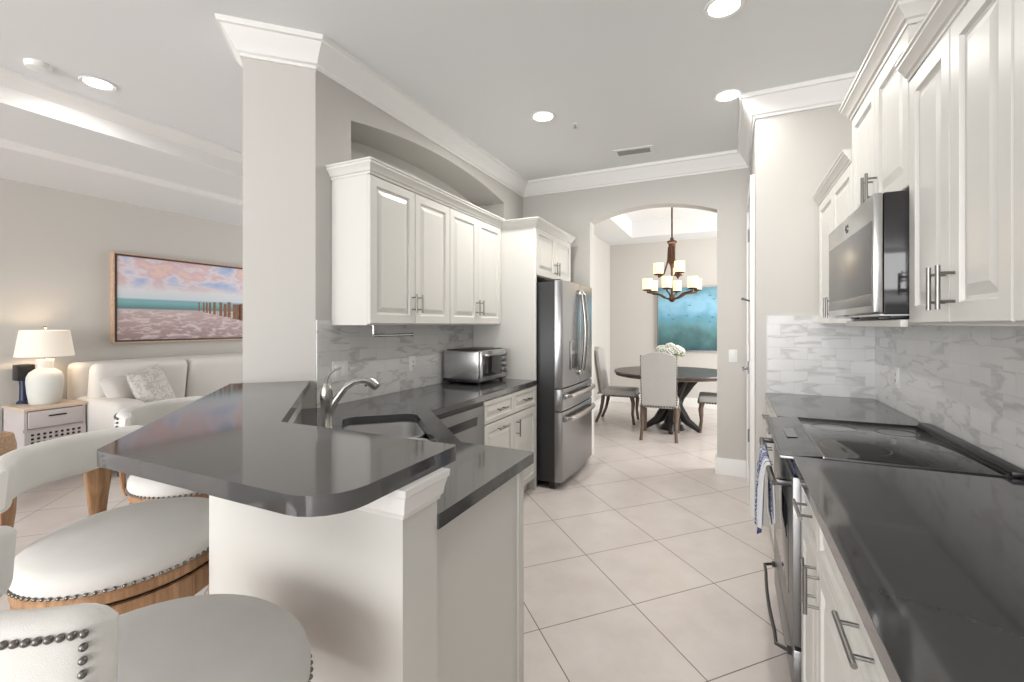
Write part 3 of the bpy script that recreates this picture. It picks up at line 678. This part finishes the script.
obj('handle', vhandle(W/2+.045, .93, 1.68), 'chrome', rd)
def hhandle(z):
    pts = [(.06, -.07, z), (.075, -.105, z)] + [(.09+(W-.18)*i/8, -.115-.020*math.sin(PI*i/8), z) for i in range(9)] + [(W-.075, -.105, z), (W-.06, -.07, z)]
    return B().tube(pts, .018, 10, up=(0, 0, 1), flat=(1.2, .8)).box(.05, .10, -.105, -.066, z-.022, z+.022, .006).box(W-.10, W-.05, -.105, -.066, z-.022, z+.022, .006)
for z0, z1 in ((.655, .837), (.065, .647)):
    q = obj('drawer', bowed(.004, W-.004, z0, z1), 'fridge', t)
    obj('handle', hhandle(z1-.065), 'chrome', q)
for x in (.03, W-.10): obj('hinge_cover', B().box(x, x+.07, -.04, .10, 1.735, 1.757, .006), 'black', t)

# ------------------------------------------------------------------ outlets and switches
def plate(label, loc, rz, gangs, kind, name='wall_switch', group=None):
    t = thing(name, label, 'light switch' if name == 'wall_switch' else 'power outlet', loc, rz)
    w_ = .072+.046*(gangs-1)
    obj('cover_plate', B().box(-w_/2, w_/2, -.006, 0, -.058, .058, .002), 'white', t)
    for g in range(gangs):
        x = (g-(gangs-1)/2)*.046
        if kind == 's': obj('rocker', B().box(x-.016, x+.016, -.010, -.004, -.033, .033, .002), 'white', t)
        else:
            o = obj('socket', B().box(x-.016, x+.016, -.009, -.004, -.034, .034, .003), 'white', t)
            obj('slot', B().box(x-.007, x-.004, -.0095, -.008, .010, .022).box(x+.004, x+.007, -.0095, -.008, .010, .022).box(x-.007, x-.004, -.0095, -.008, -.022, -.010).box(x+.004, x+.007, -.0095, -.008, -.022, -.010), 'black', o)
plate('white double switch plate on marble tile behind the faucet', (-2.06, 1.985, 1.105), PI/2, 2, 's')
plate('white power outlet on marble tile left of the toaster oven', (-2.06, 2.66, 1.095), PI/2, 1, 'o', 'wall_outlet')
plate('white power outlet on marble tile behind the range', (.815, 3.12, 1.09), -PI/2, 1, 'o', 'wall_outlet')
plate('white switch plate on greige wall right of the arch', (.025, 4.63, 1.09), 0, 1, 's')

# ------------------------------------------------------------------ bar stools
def beads(path, r, sc=1):
    b = B()
    for p in path: b.ball(p, r, (1, 1, 1), 8, 6)
    return b
def make_stool(label):
    t = thing('bar_stool', label, 'bar stool', (0, 0, 0), 0, 'swivel bar stools around the breakfast bar')
    E_ = Matrix.Diagonal((1.12, 1, 1, 1))
    obj('seat', B().lathe([(0, .690), (.215, .690), (.236, .697), (.243, .712), (.243, .730), (.238, .745), (.222, .760), (.18, .775), (.11, .786), (0, .790)], n=48, mat=E_), 'linen', t)
    obj('nailhead_trim', beads([(.243*1.12*math.cos(2*PI*i/84), .243*math.sin(2*PI*i/84), .704) for i in range(84)], .0052), 'nail', t)
    obj('seat_rail', B().lathe([(.19, .664), (.232, .664), (.240, .670), (.240, .690), (.234, .698), (.19, .698)], n=48, mat=E_), 'oak', t)
    obj('swivel_plate', B().lathe([(0, .652), (.22, .652), (.22, .666), (0, .666)], n=32, mat=E_), 'black', t)
    obj('base_ring', B().lathe([(.17, .585), (.226, .585), (.236, .593), (.236, .645), (.230, .653), (.17, .653)], n=48, mat=E_), 'oak', t)
    for a in (45, 135, 225, 315):
        c, s_ = math.cos(math.radians(a)), math.sin(math.radians(a))
        obj('leg', B().tube([(c*.215, s_*.215, .59), (c*.225, s_*.225, .35), (c*.24, s_*.24, .15), (c*.275, s_*.275, 0)], [.032, .026, .022, .024], 4), 'oak', t)
    obj('footrest', B().tube([(.227*math.cos(2*PI*i/32), .227*math.sin(2*PI*i/32), .22) for i in range(33)], .014, 8), 'oak', t)
    # wrap-around back band
    R = .264; ZC = .958; HH = .066; TH = .025; lean = -.08
    a0, a1 = -90-60, -90+60; k = 44; loops = []
    for i in range(k+1):
        q = i/k; a = math.radians(a0+(a1-a0)*q); e = min(q, 1-q)*k
        f = (.30, .72, .92)[int(e+.01)] if e < 2.99 else 1
        c, s_ = math.cos(a), math.sin(a); hh = HH*(.62+.38*f); th = TH*f
        loops.append([(c*(R+u+v*lean)*1.04, s_*(R+u+v*lean), ZC+v) for u, v in rrect(0, 0, 2*th, 2*hh, min(.028, th*.92), 4)])
    obj('backrest', B().rings(loops), 'linen', t)
    nl = []; M_ = 5.2; vv = .046
    ro = lambda v: R+TH+.001+v*lean
    n = 50
    for v in (vv, -vv):
        for i in range(n+1):
            a = math.radians(a0+M_+(a1-a0-2*M_)*i/n); nl.append((ro(v)*math.cos(a)*1.04, ro(v)*math.sin(a), ZC+v))
    for a in (a0+M_, a1-M_):
        for i in range(1, 6):
            v = -vv+2*vv*i/6; a_ = math.radians(a); nl.append((ro(v)*math.cos(a_)*1.04, ro(v)*math.sin(a_), ZC+v))
    obj('backrest_nailheads', beads(nl, .0050), 'nail', t)
    for a in (-90-30, -90+30):
        c, s_ = math.cos(math.radians(a)), math.sin(math.radians(a)); P = []; rr = []
        for z, r_, w_ in ((.665, .252, .020), (.70, .264, .021), (.76, .268, .025), (.81, .266, .030), (.86, .263, .036), (.90, .263, .039), (.915, .263, .038)):
            P.append((c*r_*1.06, s_*r_, z)); rr.append(w_)
        obj('upright', B().tube(P, rr, 12, flat=(.42, 1.0), up=(c, s_, 0)), 'oak', t)
    return t
s1 = make_stool('nearest linen bar stool, backrest seen from outside with large nailheads')
s1.location = (-.925, .465, 0); s1.rotation_euler = (0, 0, math.radians(-6))
dup(s1, (-1.635, .76, 0), math.radians(-64), 'middle linen bar stool with its curved backrest open towards the camera')
dup(s1, (-2.13, 1.25, 0), math.radians(-65), 'farthest linen bar stool, mostly hidden behind the corner of the bar')

# ------------------------------------------------------------------ dining room
def make_chair(label):
    t = thing('dining_chair', label, 'chair', (0, 0, 0), 0, 'upholstered dining chairs')
    obj('seat', B().box(-.215, .215, -.20, .25, .37, .47, .03, 4), 'chair_linen', t)
    out = [(-.192, .40), (.192, .40), (.198, 1.0)] + [(.186-.372*i/10, 1.006+.05*math.sin(PI*i/10)) for i in range(11)] + [(-.198, 1.0)]
    b = B().prism(out, 0, .075, mat=Matrix(((1, 0, 0, 0), (0, -.14, 1, -.20), (0, 1, 0, 0), (0, 0, 0, 1))))
    obj('backrest', b, 'chair_linen', t, bev=.012)
    nl = []
    for x in (-.199, .199):
        obj('back_nailheads', beads([(x, -.172-(.43+i*.030)*.14, .43+i*.030) for i in range(20)], .013), 'nail', t)
    for i in range(13): nl.append((-.192+.032*i, .252, .385))
    for i in range(14):
        for x in (-.217, .217): nl.append((x, -.17+.032*i, .385))
    obj('back_nailheads', beads([(-.185+.031*i, -.262, .405) for i in range(13)], .013), 'nail', t)
    obj('nailhead_trim', beads(nl, .013), 'nail', t)
    for sx in (-1, 1):
        obj('leg', B().tube([(sx*.19, .205, .38), (sx*.205, .225, .30), (sx*.195, .215, .15), (sx*.20, .235, .0)], [.030, .028, .019, .020], 8), 'chairleg', t)
        obj('leg', B().tube([(sx*.19, -.19, .38), (sx*.195, -.20, .28), (sx*.19, -.23, .14), (sx*.20, -.29, .0)], [.028, .026, .020, .020], 8), 'chairleg', t)
    return t
c1 = make_chair('linen dining chair seen from behind in the arch, nearest the kitchen')
c1.location = (-.78, 5.90, 0); c1.rotation_euler = (0, 0, math.radians(4))
dup(c1, (-1.43, 6.58, 0), math.radians(-88), 'linen dining chair left of the table beside the refrigerator edge')
dup(c1, (-.12, 6.50, 0), math.radians(92), 'linen dining chair right of the table, cut by the arch')
t = thing('dining_table', 'round dark wood dining table on a gnarled black base', 'table', (-.69, 6.38, 0))
obj('tabletop', B().lathe([(0, .725), (.70, .725), (.745, .735), (.75, .748), (.745, .762), (0, .762)], n=64), 'tabletop', t)
obj('edge_band', B().lathe([(.66, .700), (.73, .708), (.735, .726), (.66, .726)], n=64), 'chairleg', t)
for i in range(5):
    a = 2*PI*i/5+.3; c, s_ = math.cos(a), math.sin(a); c2, s2 = math.cos(a+.7), math.sin(a+.7)
    obj('leg', B().tube([(c*.36, s_*.36, .71), (c*.24, s_*.24, .60), (c*.10, s_*.10, .42), (c2*.09, s2*.09, .28), (c2*.20, s2*.20, .12), (c2*.36, s2*.36, .02)], [.035, .05, .06, .06, .05, .03], 8), 'iron', t)
obj('pedestal', B().tube([(0, 0, .06), (.03, .02, .25), (-.02, .01, .45), (0, 0, .72)], [.11, .08, .08, .12], 10).lathe([(0, 0), (.16, 0), (.13, .05), (.08, .09), (0, .09)], n=20), 'iron', t)
vx, vy = -.72, 6.42
t = thing('flower_vase', 'white vase of white hydrangeas on the dining table', 'vase', (vx, vy, .762))
obj('vase', B().lathe([(0, 0), (.055, 0), (.07, .02), (.085, .10), (.075, .17), (.06, .20), (.066, .21), (.056, .21), (.05, .19), (.0, .19)], n=28), 'ceramic', t)
rnd = random.Random(3)
for i in range(9):
    a = 2*PI*i/8; r_ = 0 if i == 8 else .115; cz = .31 if i == 8 else .25+.04*rnd.random(); b = B()
    cx, cy = r_*math.cos(a), r_*math.sin(a)
    for k in range(46):
        z = 1-2*(k+.5)/46; ph = k*2.39996; q = math.sqrt(1-z*z)
        b.ball((cx+.062*q*math.cos(ph), cy+.062*q*math.sin(ph), cz+.055*z), .017, (1, 1, .8), 6, 4)
    obj('hydrangea', b, 'petal', t)
b = B()
for i in range(12):
    a = i*.52+.2; b.ball((.14*math.cos(a), .14*math.sin(a), .205+.02*(i % 3)), .04, (1, .8, .35), 8, 5)
obj('leaves', b, 'leaf', t)
# chandelier
t = thing('chandelier', 'bronze two tier chandelier with glowing amber glass shades', 'chandelier', (-.69, 6.35, 0))
obj('canopy', B().lathe([(0, 3.06), (.065, 3.06), (.06, 3.03), (.02, 3.01), (0, 3.01)], n=24), 'bronze', t)
obj('stem', B().cyl((0, 0, 2.5), (0, 0, 3.02), .011, 10), 'bronze', t)
obj('column', B().lathe([(0, 2.52), (.02, 2.52), (.025, 2.49), (.062, 2.475), (.062, 2.455), (.045, 2.44), (.042, 2.25), (.05, 2.2), (.03, 2.17), (.014, 2.1), (.014, 1.78), (.03, 1.75), (.05, 1.72), (.045, 1.70), (.02, 1.675), (0, 1.67)], n=20), 'bronze', t)
def lamp_arm(a, r_, zsh, up):
    c, s_ = math.cos(a), math.sin(a)
    if up: P = [(.04, 2.40), (.05, 2.22), (.10, 2.05), (r_, 2.0), (r_, zsh)]
    else: P = [(.02, 1.71), (.10, 1.73), (.18, 1.78), (r_, 1.80), (r_, zsh)]
    arm = obj('arm', B().tube([(c*q, s_*q, z) for q, z in P], .012, 8), 'bronze', t)
    obj('cup', B().lathe([(0, 0), (.045, 0), (.06, .012), (.06, .02), (0, .02)], (c*r_, s_*r_, zsh), 18), 'bronze', arm)
    obj('shade', B().lathe([(0, .02), (.062, .02), (.064, .16), (.058, .16), (.056, .03), (0, .03)], (c*r_, s_*r_, zsh), 20), 'candle', arm)
for i in range(6): lamp_arm(2*PI*i/6+.45, .325, 1.82, False)
for i in range(3): lamp_arm(2*PI*i/3+1.2, .17, 2.03, True)
pl = bpy.data.lights.new('chandelier_glow', 'POINT'); pl.energy = 7; pl.color = (1, .85, .62); pl.shadow_soft_size = .2
po = bpy.data.objects.new('chandelier_glow', pl); COL.objects.link(po); po.parent = t; po.location = (0, 0, 2.25)
# underwater picture
t = thing('wall_art', 'blue green underwater picture on the dining room wall', 'picture', (-1.13, 8.2, .93))
obj('canvas', B().box(.02, 1.43, -.035, -.004, .02, 1.06), 'reef', t)
obj('frame', B().prism([(0, 0), (1.45, 0), (1.45, 1.08), (0, 1.08)], -.04, 0, holes=[[(.02, .02), (1.43, .02), (1.43, 1.06), (.02, 1.06)]], mat=XZ(0)), 'steel_dark', t)
# ------------------------------------------------------------------ living room
t = thing('wall_art', 'framed seascape with beach pilings above the sofa', 'picture', (-5.9, 2.54, 1.18), PI/2)
PW = 2.0
obj('canvas', B().box(.04, PW-.04, -.045, -.004, .02, .94), 'beach', t)
obj('frame', B().prism([(0, 0), (PW, 0), (PW, .96), (0, .96)], -.06, 0, holes=[[(.012, .012), (PW-.012, .012), (PW-.012, .948), (.012, .948)]], mat=XZ(0)), 'frame', t)
obj('inner_edge', B().prism([(.012, .012), (PW-.012, .012), (PW-.012, .948), (.012, .948)], -.058, -.03, holes=[[(.03, .03), (PW-.03, .03), (PW-.03, .93), (.03, .93)]], mat=XZ(0)), plain('dark_inner_edge', (.06, .035, .03), .5), t)
b = B(); rnd = random.Random(11)
for i in range(16):
    x = .86+.045*i+.02*rnd.random(); h = .05+.010*i+.03*rnd.random(); z0 = .36-.009*i; w_ = .012+.0028*i
    if i in (5, 9): continue
    b.box(x-w_/2*1.2, x+w_/2*1.2, -.0465, -.045, z0, z0+h+.04)
obj('printed_pilings', b, plain('printed_brown', (.24, .12, .07), .6, var=.5, vscale=30), t)
# sofa
t = thing('sofa', 'pale linen sofa against the living room wall', 'sofa', (-5.86, 2.155, 0), PI/2)
SW = 2.45
obj('base', B().box(.02, SW-.02, .0, .02, .10, .2, .004).box(.03, SW-.03, -.92, -.02, .09, .32, .02, 3), 'sofa', t)
obj('back_frame', B().box(.0, SW, -.22, -.01, .09, 1.01, .06, 4), 'sofa', t)
for x0 in (.0, SW-.24): obj('arm', B().box(x0, x0+.24, -.95, -.10, .08, .68, .055, 4), 'sofa', t)
cw = (SW-.48)/3
for i in range(3):
    x0 = .24+cw*i
    obj('seat_cushion', B().box(x0+.004, x0+cw-.004, -.96, -.22, .31, .49, .045, 4), 'sofa', t)
    m = Matrix.Translation((0, -.20, .46)) @ Matrix.Rotation(math.radians(9), 4, 'X')
    obj('back_cushion', B().box(x0-.19 if i == 0 else x0+.006, x0+cw-.006, -.20, -.02, .02, .57, .075, 5, mat=m), 'sofa', t)
for x in (.08, SW-.08):
    for y in (-.85, -.1): obj('foot', B().cyl((x, y, 0), (x, y, .1), .025, 10), 'chairleg', t)
def pillow(w_, h, th, n=14):
    loops_f, loops_b = [], []
    t_ = bmesh.new()
    for sgn in (1, -1):
        grid = []
        for i in range(n+1):
            row = []
            for j in range(n+1):
                u, v = 2*i/n-1, 2*j/n-1
                e = max(0, (1-u**4)*(1-v**4))**.5
                pin = 1-.06*(abs(u)**.5*(1-abs(v)) + abs(v)**.5*(1-abs(u)))
                row.append(t_.verts.new((u*w_/2*pin, sgn*th/2*e, v*h/2*pin)))
            grid.append(row)
        for i in range(n):
            for j in range(n):
                f = [grid[i][j], grid[i+1][j], grid[i+1][j+1], grid[i][j+1]]
                t_.faces.new(f if sgn < 0 else f[::-1])
    bmesh.ops.remove_doubles(t_, verts=t_.verts, dist=1e-4); bmesh.ops.recalc_face_normals(t_, faces=t_.faces)
    return B().add(t_)
p1 = obj('throw_pillow', pillow(.42, .42, .15), 'sofa'); p1.location = (-5.40, 2.46, .705); p1.rotation_euler = (math.radians(-20), math.radians(-9), PI/2+math.radians(26))
tag(p1, 'plain pale throw pillow in the corner of the sofa', 'pillow')
p2 = obj('throw_pillow', pillow(.46, .46, .16), 'pillow_pat'); p2.location = (-5.20, 2.585, .725); p2.rotation_euler = (math.radians(-20), math.radians(-7), PI/2+math.radians(34))
tag(p2, 'patterned throw pillow leaning in front of the plain one on the sofa', 'pillow')
# nightstand
t = thing('side_table', 'limed wood side table with pierced lattice front beside the sofa', 'side table', (-5.40, 1.73, 0), PI/2)
W = .41; TZ = .66
obj('carcass', B().box(0, .02, .01, .44, .06, TZ-.025).box(W-.02, W, .01, .44, .06, TZ-.025).box(0, W, .42, .44, .06, TZ-.025).box(0, W, .01, .44, .05, .075).box(0, W, .012, .03, .455, .475), 'nightstand', t)
obj('top', B().box(-.008, W+.008, -.008, .45, TZ-.025, TZ, .004), 'oaktop', t)
dw = obj('drawer', B().box(.024, W-.024, -.004, .016, .482, TZ-.032, .003), 'nightstand', t)
obj('handle', B().box(.15, .27, -.016, -.004, .572, .584, .002), 'black', dw)
holes = []
for i in range(9):
    for j in range(11):
        cx = .050+i*.0388; cz = .085+j*.034; holes.append([(cx-.011, cz-.010), (cx+.011, cz-.010), (cx+.011, cz+.010), (cx-.011, cz+.010)])
obj('lattice_front', B().prism([(.0, .06), (W, .06), (W, .455), (0, .455)], 0, .012, holes=holes, mat=XZ(0)), 'nightstand', t)
obj('interior_shade_sheet', B().box(.02, W-.02, .10, .11, .075, .455), 'black', t)  # black sheet standing in for the shade behind the lattice holes
for x in (.02, W-.05):
    for y in (.02, .40): obj('foot', B().box(x, x+.03, y, y+.03, 0, .06), 'nightstand', t)
# table lamp
lx, ly = -5.62, 1.935
t = thing('table_lamp', 'white ceramic table lamp with wide drum shade on the side table', 'lamp', (lx, ly, TZ))
obj('base', B().lathe([(0, 0), (.095, 0), (.105, .01), (.118, .10), (.125, .20), (.122, .245), (.105, .285), (.075, .31), (.056, .32), (.054, .355), (.06, .37), (.06, .40), (0, .40)], n=36), 'ceramic', t)
obj('shade', B().lathe([(.198, .43), (.165, .665), (.161, .665), (.194, .43), (.198, .43)], n=44), 'lampshade', t)
obj('harp', B().cyl((0, 0, .40), (0, 0, .68), .006, 8).cyl((-.162, 0, .65), (.162, 0, .65), .003, 6), 'chrome', t)
obj('finial', B().ball((0, 0, .69), .014), 'chrome', t)
pl = bpy.data.lights.new('lamp_bulb', 'POINT'); pl.energy = 2.2; pl.color = (1, .78, .55); pl.shadow_soft_size = .05
po = bpy.data.objects.new('lamp_bulb', pl); COL.objects.link(po); po.parent = t; po.location = (.02, .06, .54)
t = thing('accent_lamp', 'small black square topped lamp with navy stem behind the white lamp', 'lamp', (-5.79, 1.85, TZ))
obj('stem', B().lathe([(0, 0), (.05, 0), (.05, .012), (.032, .03), (.028, .15), (.034, .22), (0, .22)], n=20), 'navy', t)
obj('shade', B().box(-.058, .058, -.058, .058, .21, .355, .008), 'black', t)
# basket at the picture's left edge
t = thing('storage_basket', 'tan and grey woven basket at the left edge near the side table', 'basket', (-4.90, 1.32, 0))
obj('body', B().lathe([(0, 0), (.15, 0), (.19, .10), (.205, .25), (.195, .40), (.18, .42), (.17, .40), (.18, .25), (.16, .06), (0, .04)], n=32), 'cane', t)
obj('rim', B().lathe([(.18, .41), (.198, .40), (.20, .48), (.185, .56), (.165, .57), (.165, .55), (.18, .47)], n=32), 'basket', t)
